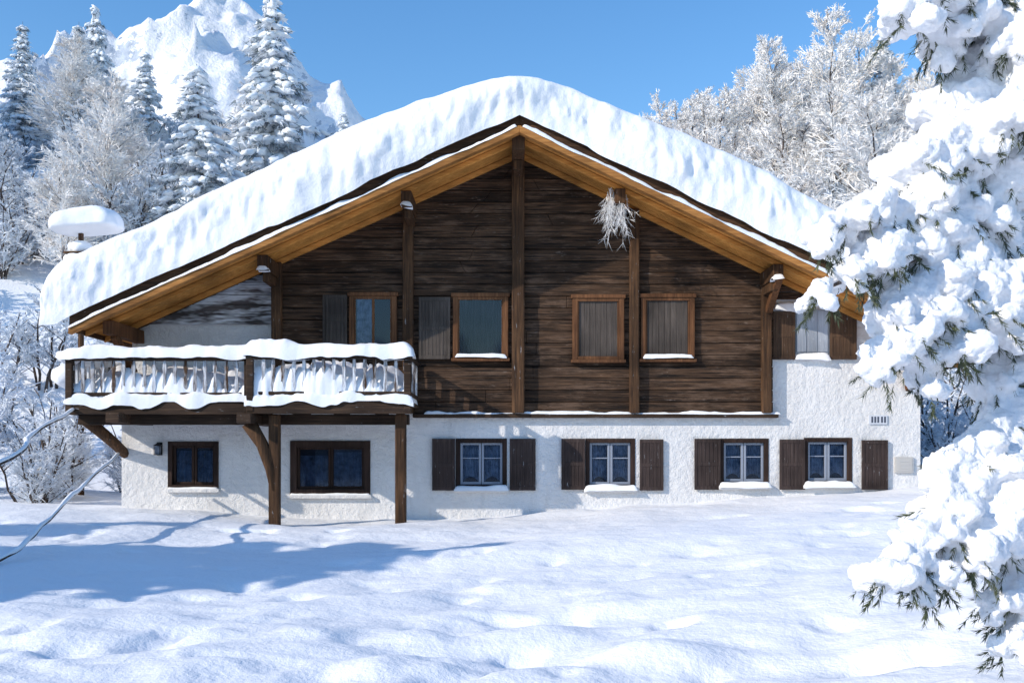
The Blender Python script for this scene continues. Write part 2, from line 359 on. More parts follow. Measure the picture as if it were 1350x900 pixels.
# roof snow
tp=[(62,404),(65,385),(72,364),(88,346),(120,331),(150,318),(200,296),(300,250),(400,203),(500,160),(560,137),(620,116),(660,108),(700,107),(740,115),(800,139),(900,180),(1000,226),(1100,283),(1200,335),(1280,378),(1310,408),(1326,450)]
tx=np.array([(u-675)*18.7/K for u,v in tp]); tz=np.array([EYE+(600-v)*18.7/K for u,v in tp])
nX=520; xs_=np.sort(np.concatenate([np.linspace(tx[0],tx[-1],nX-40),tx[0]+.5*np.linspace(0,1,22)[1:-1]**2,tx[-1]-.5*np.linspace(0,1,22)[1:-1]**2]))
top=np.interp(xs_,tx,tz); kk=np.ones(13)/13; top2=np.convolve(np.pad(top,6,'edge'),kk,'valid'); w_=np.clip(np.minimum(xs_-tx[0],tx[-1]-xs_)/.6,0,1); top=top2*w_+top*(1-w_)
bot=np.array([RT(min(max(x,EL-.05),ER+.05)) for x in xs_])
bot=np.where(xs_<EL,bot-.12*sst((EL-xs_)/.3),bot); th=np.maximum(top-bot,.02)
prof=[]
for a in np.linspace(-.42,math.pi/2,32):
    prof.append((-1.42-.36*max(math.cos(a),0)**.8, (.28+.72*math.sin(a)) if a>0 else .28+.8*math.sin(a)))
yr=list(np.linspace(-1.3,.5,14))+list(np.linspace(.8,BACK-.3,30))
back=[(BACK,.93),(BACK+.15,.7),(BACK+.2,.3),(BACK+.1,0)]
P=prof+[(y,1.0) for y in yr]+back
PY=np.array([p[0] for p in P]); PF=np.array([p[1] for p in P])
Xg,Yi=np.meshgrid(xs_,PY,indexing='ij'); TH=np.repeat(th[:,None],len(PY),1)
Zg=bot[:,None]+TH*PF[None,:]
sc=np.clip(TH/.6,.15,1)
Yg=np.where(Yi<-1.42,-1.42+(Yi+1.42)*sc,Yi)
face=np.exp(-((PF-.5)/.45)**2)[None,:]*(PY<-1.2)[None,:]
Yg=Yg-face*sc*(vn(Xg*.8,Zg*.9,40)*.30+vn(Xg*2.6,Zg*1.9,41)*.14+vn(Xg*6.5,Zg*2.6,42)*.07+vn(Xg*14,Zg*7,46)*.035)
tm=np.clip(PF,0,1)[None,:]*sc
Zg=Zg+tm*(vn(Xg*.9,Yg*.8,43)*.10+vn(Xg*2.5,Yg*2.5,44)*.055+vn(Xg*7,Yg*7,45)*.02)
bd=(1-np.clip(PF/.25,0,1))[None,:]*(PY<-1)[None,:]*sc
Zg=Zg-bd*np.clip(vn(Xg*1.7,Xg*0,47)+.05,0,1)*.12
v=np.stack([Xg.ravel(),Yg.ravel(),Zg.ravel()],1); mb=MB(); mb.add(v,[tuple(f) for f in gridfaces(len(xs_),len(PY))])
ob=mb.obj('roof_snow',M_roofsnow,house,smooth=True)

# ---------------------------------------------------------------- windows
def shutter(mb,x0,x1,z0,z1,y,mi=0):
    w=.055
    mb.box(x0,x1,y,y+.03,z0,z1,mi)
    for a,b_ in ((x0,x0+w),(x1-w,x1)): mb.box(a,b_,y-.016,y-.001,z0,z1,mi)
    for a,b_ in ((z0,z0+w+.02),(z1-w-.02,z1),((z0+z1)/2-.035,(z0+z1)/2+.035)): mb.box(x0+w+.001,x1-w-.001,y-.014,y-.001,a,b_,mi)
    n=max(2,int((x1-x0-2*w)/.07))
    for k in range(n):
        a=x0+w+(x1-x0-2*w)*k/n; mb.box(a+.006,a+(x1-x0-2*w)/n-.006,y-.006,y-.0005,z0+w+.021,z1-w-.021,mi)
cur=MB(); gls=MB(); sash=MB(); dfr=MB(); drk=MB()
for (nm,a,b_,c,d) in low:
    x0,x1,z0,z1=X(a),X(b_),Z(d),Z(c); fw=.065 if nm!='b' else .11
    yf=-.03 if nm in 'ab' else -.015
    dfr.box(x0-.02,x0+fw,yf,.13,z0-.02,z1+.02); dfr.box(x1-fw,x1+.02,yf,.13,z0-.02,z1+.02)
    dfr.box(x0+fw+.001,x1-fw-.001,yf,.13,z1-fw,z1+.02); dfr.box(x0+fw+.001,x1-fw-.001,yf,.13,z0-.02,z0+fw*.8)
    ix0,ix1,iz0,iz1=x0+fw,x1-fw,z0+fw*.8,z1-fw; mid=(ix0+ix1)/2
    S=dfr if nm in 'ab' else sash
    for p,q in ((ix0,mid),(mid,ix1)):
        s=.045; p2,q2=p+.006,q-.006
        S.box(p2,p2+s,.05,.11,iz0+.004,iz1-.004); S.box(q2-s,q2,.05,.11,iz0+.004,iz1-.004)
        S.box(p2+s,q2-s,.052,.108,iz0+.004,iz0+s+.01); S.box(p2+s,q2-s,.052,.108,iz1-s,iz1-.004)
        if nm not in 'ab': S.box(p2+s,q2-s,.06,.10,iz0+(iz1-iz0)*.62,iz0+(iz1-iz0)*.62+.022)
        gls.add([(p2+s,.085,iz0),(q2-s,.085,iz0),(q2-s,.085,iz1),(p2+s,.085,iz1)],[(0,1,2,3)])
        mi=0 if nm not in 'ab' else 1
        zt=iz1 if nm not in 'ab' else iz1-.10; zb=iz0
        if nm in 'b' and p==ix0: zt=iz0+(iz1-iz0)*.8
        n=40; xc=np.linspace(p2+s*.5,q2-s*.5,n); yy=.15+.012*np.sin(xc*95+random.random()*6)+.006*np.sin(xc*37)
        if nm not in 'ab': zt2=iz1-.0*xc; zb2=iz0+.16*np.abs(np.sin((xc-p2)/(q2-p2)*math.pi))
        else: zt2=zt+0*xc; zb2=zb+0*xc
        vv=[(x,y,z_) for x,y,z_ in zip(xc,yy,zb2)]+[(x,y+.01,z_) for x,y,z_ in zip(xc,yy,zt2)]
        cur.add(vv,[(k,k+1,n+k+1,n+k) for k in range(n-1)],mi)
    drk.box(x0,x1,.2,.29,z0,z1)  # dark panel behind the curtain in place of an unlit room
dfr.obj('window_frames',M_dframe,house,bevel=.006); sash.obj('window_sashes',M_sash,house,bevel=.004)
gls.obj('window_glass',M_glass,house); cur.obj('curtains',[M_curtain,M_curtain2],house,smooth=True); drk.obj('window_dark_panels',M_dark,house)
for k,(nm,a,b_,c,d) in enumerate(low):
    if nm not in 'ab': pad('sill_snow_%d'%k,X(a)-.05,X(b_)+.06,-.15,.02,Z(d)-.055,.095+.02*(k%2),house,seed=50+k,droop=.15)
    else: pad('sill_snow_%d'%k,X(a)-.03,X(b_)+.03,-.09,0.0,Z(d)-.05,.05,house,seed=50+k)
mb=MB()
for k,(nm,a,b_,c,d) in enumerate(low): mb.box(X(a)-.05,X(b_)+.05,-.10,-.002,Z(d)-.10,Z(d)-.03)
mb.obj('window_sills',M_stucco,house,bevel=.01)
sh=MB()
for a,b_,c,d in ((570,600,578,646),(672,706,578,646),(740,771,578,645),(843,874,579,646),(915,949,578,645),(1027,1060,579,645),(1135,1169,580,645)):
    shutter(sh,X(a),X(b_),Z(d),Z(c),-.06)
sh.obj('shutters',M_shut,house,bevel=.004)
fm=MB(); pn=MB(); gl2=MB(); dk2=MB(); cu2=MB(); sh2=MB()
Y0=-.16
def upwin(a,b_,c,d,kind):
    y=Y0; x0,x1,z0,z1=X(a,y),X(b_,y),Z(d,y),Z(c,y); w=.10
    fm.box(x0,x0+w,y,-.055,z0,z1); fm.box(x1-w,x1,y,-.055,z0,z1)
    fm.box(x0-.03,x1+.03,y-.02,-.055,z1+.001,z1+.075); fm.box(x0-.03,x1+.03,y-.05,-.055,z0-.06,z0-.001)
    fm.box(x0+w+.001,x1-w-.001,y+.005,-.055,z1-.06,z1-.001); fm.box(x0+w+.001,x1-w-.001,y+.005,-.055,z0+.001,z0+.07)
    fm.box(x0+w+.001,x0+w+.03,y+.02,-.055,z0+.071,z1-.061); fm.box(x1-w-.03,x1-w-.001,y+.02,-.055,z0+.071,z1-.061)
    ax,bx=x0+w+.03,x1-w-.03
    if kind=='panel':
        n=7
        for k in range(n): pn.box(ax+(bx-ax)*k/n,ax+(bx-ax)*(k+1)/n-.006,y+.045+.004*(k%2),-.056,z0+.07,z1-.06)
    else:
        dk2.box(ax,bx,-.095,-.06,z0+.07,z1-.06)  # dark panel laid on the planks, painted as room shade
        gl2.add([(ax,y+.03,z0+.07),(bx,y+.03,z0+.07),(bx,y+.03,z1-.06),(ax,y+.03,z1-.06)],[(0,1,2,3)])
        n=60; p,q=(ax,bx) if kind=='dark' else (ax+.02,ax+(bx-ax)*.5)
        if kind=='half': fm.box((ax+bx)/2-.02,(ax+bx)/2+.03,y+.015,-.056,z0+.07,z1-.06)
        xc=np.linspace(p,q,n); yy=y+.05+.006*np.sin(xc*110)
        vv=[(x,v_,z0+.07) for x,v_ in zip(xc,yy)]+[(x,v_,z1-.06) for x,v_ in zip(xc,yy)]
        (pn if kind=='dark' else cu2).add(vv,[(k,k+1,n+k+1,n+k) for k in range(n-1)])
upwin(460,523,390,458,'half'); upwin(597,670,391,472,'dark'); upwin(755,823,393,474,'panel'); upwin(845,916,392,473,'panel')
fm.obj('upper_window_frames',M_frame,house,bevel=.008); pn.obj('inner_shutters',M_panel,house); gl2.obj('upper_window_glass',M_glass,house)
dk2.obj('upper_window_dark_panels',M_dark,house); cu2.obj('upper_curtain',M_curtain,house,smooth=True)
shutter(sh2,X(427),X(459),Z(456),Z(390),-.13); shutter(sh2,X(553),X(594),Z(474),Z(393),-.13)
sh2.obj('upper_shutters',M_panel,house,bevel=.004)
sh3=MB(); shutter(sh3,X(1018),X(1047),Z(474),Z(411),-.06); shutter(sh3,X(1093),X(1128),Z(474),Z(411),-.06)
sh3.obj('east_shutters',M_eshut,house,bevel=.004)
mb=MB(); a,b_,c,d=X(1049),X(1091),Z(466),Z(408)
mb.box(a,b_,-.03,.002,c,d)
for k in range(3): mb.box(a+(b_-a)*k/3+.01,a+(b_-a)*(k+1)/3-.01,-.045,-.031,c+.03,d-.03)
mb.obj('east_window',M_pale,house,bevel=.004)
pad('east_window_snow',X(1018),X(1066),-.16,.0,Z(409),.14,house,seed=70); pad('east_sill_snow',X(1047),X(1093),-.14,.0,Z(474),.12,house,seed=71)
for k,(a,b_,c) in enumerate(((600,668,470),(848,914,471))): pad('upper_sill_snow_%d'%k,X(a,-.2),X(b_,-.2),-.24,-.14,Z(c,-.2)-.0,.06,house,seed=80+k)

ln=empty('wall_lantern',(0,0,0)); mb=MB(); xc=X(211); zc=Z(592)
mb.box(xc-.05,xc+.05,-.03,-.001,zc-.12,zc+.14); mb.box(xc-.012,xc+.012,-.16,-.03,zc+.10,zc+.125)
mb.add([(xc-.08,-.2,zc+.07),(xc+.08,-.2,zc+.07),(xc+.08,-.05,zc+.07),(xc-.08,-.05,zc+.07),(xc,-.125,zc+.13)],[(3,2,1,0),(0,1,4),(1,2,4),(2,3,4),(3,0,4)])
for sx in (-.06,.05):
    for sy in (-.185,-.075): mb.box(xc+sx,xc+sx+.01,sy,sy+.01,zc-.1,zc+.07)
mb.box(xc-.065,xc+.065,-.19,-.06,zc-.115,zc-.10); mb.obj('lantern_body',M_iron,ln)
mb=MB(); mb.box(xc-.045,xc+.045,-.17,-.08,zc-.099,zc+.065); mb.obj('lantern_glass',M_curtain,ln)
mb=MB(); mb.box(X(1145),X(1169),-.03,-.001,Z(559),Z(547)); 
xx=X(1148)
for k in range(5): mb.box(xx,xx+.035,-.034,-.0305,Z(557),Z(549),1); xx+=.06 if k!=2 else .075
mb.obj('house_sign',[M_sign,M_ink],None)
mb=MB(); mb.box(X(1179),X(1203),-.05,-.001,Z(623),Z(602)); mb.box(X(1181),X(1201),-.058,-.051,Z(621),Z(604)); 
for k in range(3): mb.box(X(1184),X(1198),-.064,-.059,Z(618)+k*.07,Z(618)+k*.07+.03)
mb.obj('meter_box',M_box,None,bevel=.004)

# ---------------------------------------------------------------- balcony
bal=empty('balcony'); bal.parent=house
fr_=MB(); pk=MB(); ZD=2.60
secs=[(-8.28,-4.86,-1.45),(-4.84,-1.86,-1.75)]
for a,b_,yf in secs:
    fr_.box(a,b_,yf,0-.002,ZD-.06,ZD)
    fr_.box(a-.02,b_+.02,yf-.06,yf-.002,ZD-.24,ZD+.02)
    fr_.box(a,b_,yf-.03,yf+.05,ZD+.10,ZD+.17)
    fr_.box(a-.03,b_+.03,yf-.06,yf+.08,3.36,3.44)
    n=int((b_-a)/.18)
    for k in range(n):
        xc=a+.09+(b_-a-.18)*k/(n-1)+random.uniform(-.012,.012); w=.034
        prof2=[(ZD+.17,.6),(ZD+.28,1.15),(ZD+.40,.8),(ZD+.5,.62),(ZD+.62,1.1),(3.36,.7)]
        vv=[];ff=[]; tl=random.uniform(-.012,.012)
        for j,(zz,s) in enumerate(prof2):
            for sx,sy in ((-1,-1),(1,-1),(1,1),(-1,1)): vv.append((xc+sx*w*s+tl*(zz-3),yf+.01+sy*.018,zz))
        for j in range(len(prof2)-1):
            for q in range(4): ff.append((j*4+q,j*4+(q+1)%4,j*4+4+(q+1)%4,j*4+4+q))
        pk.add(vv,ff)
    for xc in (a+.05,b_-.05): fr_.box(xc-.065,xc+.065,yf-.075,yf+.055,ZD-.20,3.36)
for xc,ya,yb in ((-8.24,-1.40,2.5),(-1.9,-1.68,-.22)):
    fr_.box(xc-.06,xc+.06,ya,yb,3.365,3.435); fr_.box(xc-.04,xc+.04,ya,yb,ZD+.10,ZD+.17)
    k=ya+.12
    while k<yb: pk.box(xc-.018,xc+.018,k-.04,k+.04,ZD+.17,3.366); k+=.165
fr_.box(-8.28,XL-.003,.0,2.6,ZD-.06,ZD)
fr_.box(-8.3,-8.22,-1.4,2.6,ZD-.24,ZD-.061)
x=-8.0
while x<-1.9:
    yf=-1.40 if x<-4.85 else -1.7
    fr_.box(x-.07,x+.07,yf+.02,-.003,ZD-.22,ZD-.061); x+=.78
fr_.box(-8.2,-1.95,-1.18,-1.0,ZD-.42,ZD-.225)
fr_.box(-7.45,-7.2,-1.75,.0,ZD-.40,ZD-.215) 
fr_.box(-4.98,-4.72,-2.0,.0,ZD-.42,ZD-.245)
fr_.obj('balcony_frame',M_beamx,bal,bevel=.012); pk.obj('balusters',M_baluster,bal)
ps=MB()
ps.tube([(-7.78,.06,1.62),(-7.86,-.35,1.85),(-8.02,-.7,2.1),(-8.15,-1.0,2.3)],[.1,.11,.12,.13],8)
ps.tube([(-4.40,-1.55,.95),(-4.47,-1.56,1.35),(-4.62,-1.58,1.8),(-4.86,-1.62,2.2)],[.08,.10,.115,.14],8)
ps.obj('curved_braces',M_post,bal,smooth=True)
ps=MB(); ps.box(-2.17,-1.97,-1.55,-1.36,.1,ZD-.23); ps.box(-4.50,-4.30,-1.62,-1.44,.1,ZD-.245); ps.obj('balcony_posts',M_post,bal,bevel=.025)
for k,(a,b_,yf) in enumerate(secs):
    pad('rail_snow_%d'%k,a-.1,b_+.08,yf-.15,yf+.17,3.43,.2 if k==0 else .25,bal,seed=90+k,rough=.3,droop=.2)
    pad('deck_snow_%d'%k,a+.02,b_-.02,yf+.12,-.1,ZD-.01,.62 if k==0 else .7,bal,seed=95+k,rough=.3,droop=0)
    pad('edge_snow_%d'%k,a-.05,b_+.06,yf-.10,yf+.03,ZD+.005,.12,bal,seed=99+k,rough=.8,droop=.6)
    mbx=MB(); xx=np.linspace(a+.1,b_-.1,220); 
    hh=(ZD+.42+.26*vn(xx*1.3,xx*0,61+k)+.28*vn(xx*5.5,xx*0,62+k)+.12*vn(xx*14,xx*0,66)+(.3*sst((-3.0-xx)/.3)-.14 if k==1 else 0))
    yy=yf-.002+.09*vn(xx*3.1,xx*0,64)+.04*vn(xx*11,xx*0,65)
    vv=np.concatenate([np.stack([xx,yy-.03,xx*0+ZD],1),np.stack([xx,yy-.01,ZD*.45+hh*.55],1),np.stack([xx,yy+.05,hh],1),np.stack([xx,xx*0+yf+.28,hh-.05],1)])
    n=220
    mbx.add(vv,[(q*n+i,q*n+i+1,(q+1)*n+i+1,(q+1)*n+i) for q in range(3) for i in range(n-1)])
    mbx.obj('baluster_snow_%d'%k,M_snow,bal,smooth=True)
def lump(mb,c,r,sz=.75,seed=0,mi=0,sub=3):
    bm=bmesh.new(); bmesh.ops.create_icosphere(bm,subdivisions=sub,radius=1)
    v=np.array([q.co[:] for q in bm.verts]); f=[tuple(w.index for w in p.verts) for p in bm.faces]; bm.free()
    d=1+.35*vn(v[:,0]*1.6+seed,v[:,1]*1.6+v[:,2],seed)+.15*vn(v[:,0]*4+seed,v[:,2]*4+v[:,1],seed+1)
    v=v*d[:,None]*r; v[:,2]*=sz; v+=np.array(c); mb.add(v,f,mi)
mb=MB()
for k in range(8): lump(mb,(-8.35+.1*math.sin(k),-1.2+k*.45,3.45),.24,.55,k)
lump(mb,(-8.7,-.4,3.15),.33,.7,3); lump(mb,(-8.6,.2,3.2),.4,.7,4); 
mb.obj('side_rail_snow',M_snow,bal,smooth=True)

# ---------------------------------------------------------------- frosted twig bundle
def twigs(mb,p,d,L,w,depth,rng,mi=0,droop=0.0,fork=4,spread=.6):
    d=d.normalized(); q=p+d*L
    s=d.cross(Vector((rng.uniform(-1,1),rng.uniform(-1,1),rng.uniform(-1,1)))).normalized(); t=d.cross(s)
    mb.add([p+s*w,p-s*w,q],[(0,1,2)],mi); mb.add([p+t*w,p-t*w,q],[(0,1,2)],mi)
    if depth>0:
        for k in range(fork):
            f=rng.uniform(.25,1); nd=d+Vector((rng.uniform(-1,1),rng.uniform(-1,1),rng.uniform(-1,1)-droop))*spread
            twigs(mb,p+d*L*f,nd,L*rng.uniform(.35,.6),w*.8,depth-1,rng,mi,droop,fork,spread)
mb=MB(); rg=random.Random(5); pc=Vector((X(812,-.9),-.95,Z(252,-.9)))
for k in range(34):
    d=Vector((rg.uniform(-.25,.25),rg.uniform(-.3,.3),-1)); twigs(mb,pc+Vector((rg.uniform(-.19,.19),rg.uniform(-.1,.1),rg.uniform(-.1,.05))),d,rg.uniform(.3,.75),.006,2,rg,0,.1,5,.7)
mb.obj('hanging_dried_bundle',M_frost2)

# ---------------------------------------------------------------- vegetation meshes
bm=bmesh.new(); bmesh.ops.create_icosphere(bm,subdivisions=2,radius=1); IV=np.array([q.co[:] for q in bm.verts]); IF=np.array([[w.index for w in p.verts] for p in bm.faces]); bm.free()
def spruce(name,seed,Hh,R,dense=1.0):
    rg=np.random.RandomState(seed); V=[];F=[];Mi=[];n=0
    def put(v,f,mi):
        nonlocal n
        V.append(v);F.append(f+n);Mi.extend([mi]*len(f)); n+=len(v)
    nt_=int(Hh*2.3*dense)
    for t in range(nt_):
        tt0=(t+rg.rand()*.6)/nt_
        nb=int(7+5*(1-tt0)+rg.rand()*2); off=rg.rand()*6.28
        for b in range(nb):
            tt=min(.99,max(0,tt0+rg.uniform(-.6,.6)/nt_)); z0=Hh*(.05+.94*tt); rr=R*((1-tt)**.85)*(.8+.3*rg.rand())+.12
            az=off+6.283*b/nb+rg.uniform(-.4,.4); L=rr*rg.choice([.55,.8,.95,1.1,1.2]); ca,sa=math.cos(az),math.sin(az)
            ns=max(2,int(L/.27)); dr=rg.uniform(.25,.5)
            for k in range(ns):
                s=(k+.6+rg.rand()*.4)/ns; r=L*s
                zz=z0-dr*L*s**1.3+.12*L*max(0,s-.7)*2
                lat=rg.uniform(-.2,.2)*L*s*1.3
                c=np.array([ca*r-sa*lat,sa*r+ca*lat,zz])
                a=(.13+.11*rg.rand())*(1.2-.45*s)*(.7+.5*(1-tt))+.03
                if rg.rand()<.84:
                    v=IV*(1+rg.uniform(-.3,.3,(len(IV),1)))*np.array([a*1.4,a,a*.66])
                    v=np.stack([v[:,0]*ca-v[:,1]*sa,v[:,0]*sa+v[:,1]*ca,v[:,2]-.35*v[:,0]],1)+c+np.array([0,0,.04]); put(v,IF,0)
                m=9
                d=rg.normal(size=(m,3))*np.array([.7,.7,.35]); d[:,0]+=ca*.6; d[:,1]+=sa*.6; d[:,2]-=.6
                d/=np.linalg.norm(d,axis=1)[:,None]; Ls=(a*1.5+.07)*rg.uniform(.6,1.4,(m,1)); sd=np.cross(d,rg.normal(size=(m,3))); sd/=np.linalg.norm(sd,axis=1)[:,None]
                base=c+rg.normal(size=(m,3))*a*.4; wv=.035
                v=np.stack([base+sd*wv,base-sd*wv,base+d*Ls],1).reshape(-1,3); put(v,np.arange(m*3).reshape(m,3),1 if rg.rand()<.7 else 0)
    seg=7; ring=[]
    for z_,r_ in ((-1.0,.028*Hh*.6),(0,.02*Hh*.6),(Hh*.5,.012*Hh*.6),(Hh*1.0,.01)):
        a=np.arange(seg)*2*math.pi/seg; ring.append(np.stack([np.cos(a)*r_,np.sin(a)*r_,a*0+z_],1))
    v=np.concatenate(ring); f=[]
    for i in range(3):
        for k in range(seg):
            p=i*seg+k;q=i*seg+(k+1)%seg; f+= [[p,q,q+seg],[p,q+seg,p+seg]]
    put(v,np.array(f),2)
    me=bpy.data.meshes.new(name); me.from_pydata(np.concatenate(V).tolist(),[],np.concatenate(F).tolist())
    for m in (M_frost,M_farneedle,M_bark): me.materials.append(m)
    me.polygons.foreach_set('material_index',np.array(Mi,dtype=np.int32)); me.polygons.foreach_set('use_smooth',np.ones(len(Mi),dtype=bool)); me.update(); return me
SP=[spruce('spruce_a',1,10.5,2.5),spruce('spruce_b',2,9.0,2.5),spruce('spruce_c',3,7,1.6)]

def frosted(name,seed,Hh,stems,spread,nb,w=.022,up=.8,sub=8,tw=7,fm_=None):
    rg=random.Random(seed); mb=MB(); tv=[];
    r2=np.random.RandomState(seed)
    def seg(p,q,r0,r1,mi):
        d=(q-p); 
        s=d.cross(Vector((.3,.2,1)) if abs(d.normalized().z)<.95 else Vector((1,0,0))).normalized(); t=d.normalized().cross(s)
        v=[];
        for c,r in ((p,r0),(q,r1)):
            for k in range(4):
                a=k*math.pi/2; v.append(c+(s*math.cos(a)+t*math.sin(a))*r)
        mb.add([tuple(x) for x in v],[(0,1,5,4),(1,2,6,5),(2,3,7,6),(3,0,4,7)],mi)
    for s_ in range(stems):
        lean=Vector((rg.uniform(-1,1),rg.uniform(-1,1),0))*(spread if stems>1 else .06)
        pts=[Vector((rg.uniform(-.3,.3),rg.uniform(-.3,.3),-.6))*(1 if stems>1 else .1)]; pts[0].z=-.6
        n=7; hh=Hh*rg.uniform(.75,1) if stems>1 else Hh
        for i in range(n): pts.append(pts[0]+Vector((0,0,1))*hh*(i+1)/n+lean*hh*((i+1)/n)**1.4+Vector((rg.uniform(-1,1),rg.uniform(-1,1),0))*.02*hh)
        r0=.011*hh+.015
        for i in range(n): seg(pts[i],pts[i+1],r0*(1-i/n)+.012,r0*(1-(i+1)/n)+.012,0)
        for b in range(nb):
            f=rg.uniform(.15,1)**.8*n; i=min(n-1,int(f)); p=pts[i].lerp(pts[i+1],f-i); ft=f/n
            az=rg.uniform(0,6.28); L=hh*(.10+.30*(1-ft)*min(1,ft*3+.2))*rg.uniform(.7,1.2)
            d=Vector((math.cos(az),math.sin(az),up*rg.uniform(.6,1.4))).normalized(); q=p+d*L
            seg(p,q,.018,.01,1 if rg.random()<.7 else 0)
            for c in range(sub):
                g=rg.uniform(.2,1); p2=p.lerp(q,g); d2=(d+Vector((rg.uniform(-1,1),rg.uniform(-1,1),rg.uniform(-.6,.9)))*.75).normalized(); L2=L*rg.uniform(.25,.5)*(1.2-.5*g); q2=p2+d2*L2
                tv.append((p2,q2,w))
                for e in range(tw):
                    g2=rg.uniform(.15,1); p3=p2.lerp(q2,g2); d3=(d2+Vector((rg.uniform(-1,1),rg.uniform(-1,1),rg.uniform(-.8,.8)))*.9).normalized(); tv.append((p3,p3+d3*L2*rg.uniform(.3,.6)+Vector((0,0,-.03)),w*.85))
    P0=np.array([t[0][:] for t in tv]);P1=np.array([t[1][:] for t in tv]);W=np.array([t[2] for t in tv])[:,None]
    d=P1-P0; s=np.cross(d,r2.normal(size=d.shape)); s/=np.linalg.norm(s,axis=1)[:,None]+1e-9
    m=len(tv); v=np.stack([P0+s*W,P0-s*W,P1+s*W*.4,P1-s*W*.4],1).reshape(-1,3)
    i=np.arange(m)[:,None]*4; f=i+np.array([[0,1,3,2]]); mb.add(v,[tuple(x) for x in f.tolist()],1)
    return mb.mesh(name,[M_bark,fm_ or M_frost])
TR=[frosted('birch_a',11,10,1,.1,85,w=.028,sub=10,tw=9,fm_=M_frost2),frosted('birch_b',12,8.5,1,.1,80,w=.028,sub=10,tw=9,fm_=M_frost2),frosted('birch_c',13,7,2,.25,44,w=.027,sub=9,tw=8,fm_=M_frost2)]
BU=[frosted('bush_a',21,3.6,6,.35,15,w=.022,sub=8,tw=7),frosted('bush_b',22,3.0,7,.45,13,w=.022,sub=8,tw=7),frosted('bush_c',23,4.5,5,.3,18,w=.024,sub=8,tw=7)]
NB=frosted('near_bush',24,3.0,8,.4,16,w=.010,sub=9,tw=8)

def inst(me,name,x,y,s,parent,rz=None,dz=0,sx=1):
    o=bpy.data.objects.new(name,me); C.objects.link(o); o.parent=parent
    o.location=(x,y,Hs(x,y)-.15+dz); o.scale=(s*sx,s*sx,s); o.rotation_euler=(random.uniform(-.03,.03),random.uniform(-.03,.03),random.uniform(0,6.28) if rz is None else rz); return o
forest=empty('frosted_forest'); rf=random.Random(99)
cnt=0
for k in range(2200):
    y=rf.uniform(10,88); u=rf.choice([rf.uniform(-160,500),rf.uniform(-160,500),rf.uniform(890,1420)])
    x=(u-675)*(y+20)/K
    if abs(x)<11 and y<18: continue
    left=u<600
    dens=.42 if left else .34
    if rf.random()>dens*(.55 if y<26 else 1) or vn(x/7,y/7,77)<-.22: continue
    if cnt>=430: break
    tall=(.28 if not left else .07)
    if y<26: tall*=.3
    if rf.random()<tall and not(430<u<900): me_=rf.choice(TR); s=rf.uniform(.6,1.05)
    else: me_=rf.choice(BU); s=rf.uniform(.8,1.35)
    inst(me_,'frosted_shrub',x,y,s,forest,sx=rf.uniform(1.05,1.35)); cnt+=1
def zt(u,y): return (u-675)*(y+20)/K
def top_tree(me,h,u,vtop,y,name,par,sx=1):
    x=zt(u,y); g=Hs(x,y); ztop=Z(vtop,y); s=(ztop-g)/h; return inst(me,name,x,y,s,par,dz=.15,sx=sx)
HT=[10,8.5,6.3]
for u,vt,y,i,sx in ((1020,48,46,0,.8),(1052,70,52,1,.8),(1095,12,46,0,.8),(1125,25,54,1,.8),(995,75,58,1,.9),(975,120,50,2,1),(940,118,46,2,1),(905,122,50,2,1),(875,130,54,2,1),(925,115,60,1,1),(1185,70,48,0,.8),(1210,90,52,1,.8),(1075,50,60,1,.9),(1240,60,44,0,.8),(1290,40,48,1,.8),(1150,110,40,2,1),(1330,30,42,0,.8),(1400,20,40,0,.8),(1040,130,40,2,1.1),(1100,120,38,2,1.1)):
    top_tree(TR[i],HT[i],u,vt,y,'frosted_birch',forest,sx=sx)
top_tree(SP[0],10.5,1160,40,55,'spruce_tree',None); top_tree(SP[1],9,365,-8,38,'spruce_tree',None,sx=.95); top_tree(SP[1],9,268,86,30,'spruce_tree',None,sx=1.05)
top_tree(SP[0],10.5,98,28,55,'spruce_tree',None,sx=.9); top_tree(SP[1],9,132,8,60,'spruce_tree',None,sx=.75); top_tree(SP[0],10.5,30,30,62,'spruce_tree',None,sx=.9)
top_tree(SP[2],7,188,70,64,'spruce_tree',None); top_tree(SP[2],7,-40,20,50,'spruce_tree',None); top_tree(SP[2],7,455,150,70,'spruce_tree',None)
for x,y,s in ((-10.6,3,1.0),(-11.5,5,1.1),(-9.8,6,.9),(-12.5,1.5,.95),(-13,4,1.3),(-10.2,1.2,.75),(-14.5,3,1.2),(10.4,4,.7),(11.5,3,.85),(12.5,5,1.2),(10.0,7,1.1),(9.8,2.2,.5),(13.5,2,.9),(11.2,6,1.2)):
    inst(NB,'frosted_bush',x,y,s,None)
for x,y,i,s in ((-14.2,-13.6,0,.87),(-16.2,-13.0,2,1.25),(-18.5,-13.2,1,.95),(-17.5,-9.9,2,.95),(-15.3,-11.6,1,.82),(-20.5,-11,0,.9),(-14.6,-12.7,2,1.15)):
    inst(SP[i],'spruce_tree',x,y,s,None,sx=1.25)
# unseen spruce row added behind the camera to darken the pane reflections
wd=empty('reflection_spruces'); rf=random.Random(4)
for k in range(34):
    inst(SP[k%3],'reflection_spruce',-62+k*3.9+rf.uniform(-1.5,1.5),-56+rf.uniform(-6,6),rf.uniform(1.0,1.5),wd,sx=1.3)

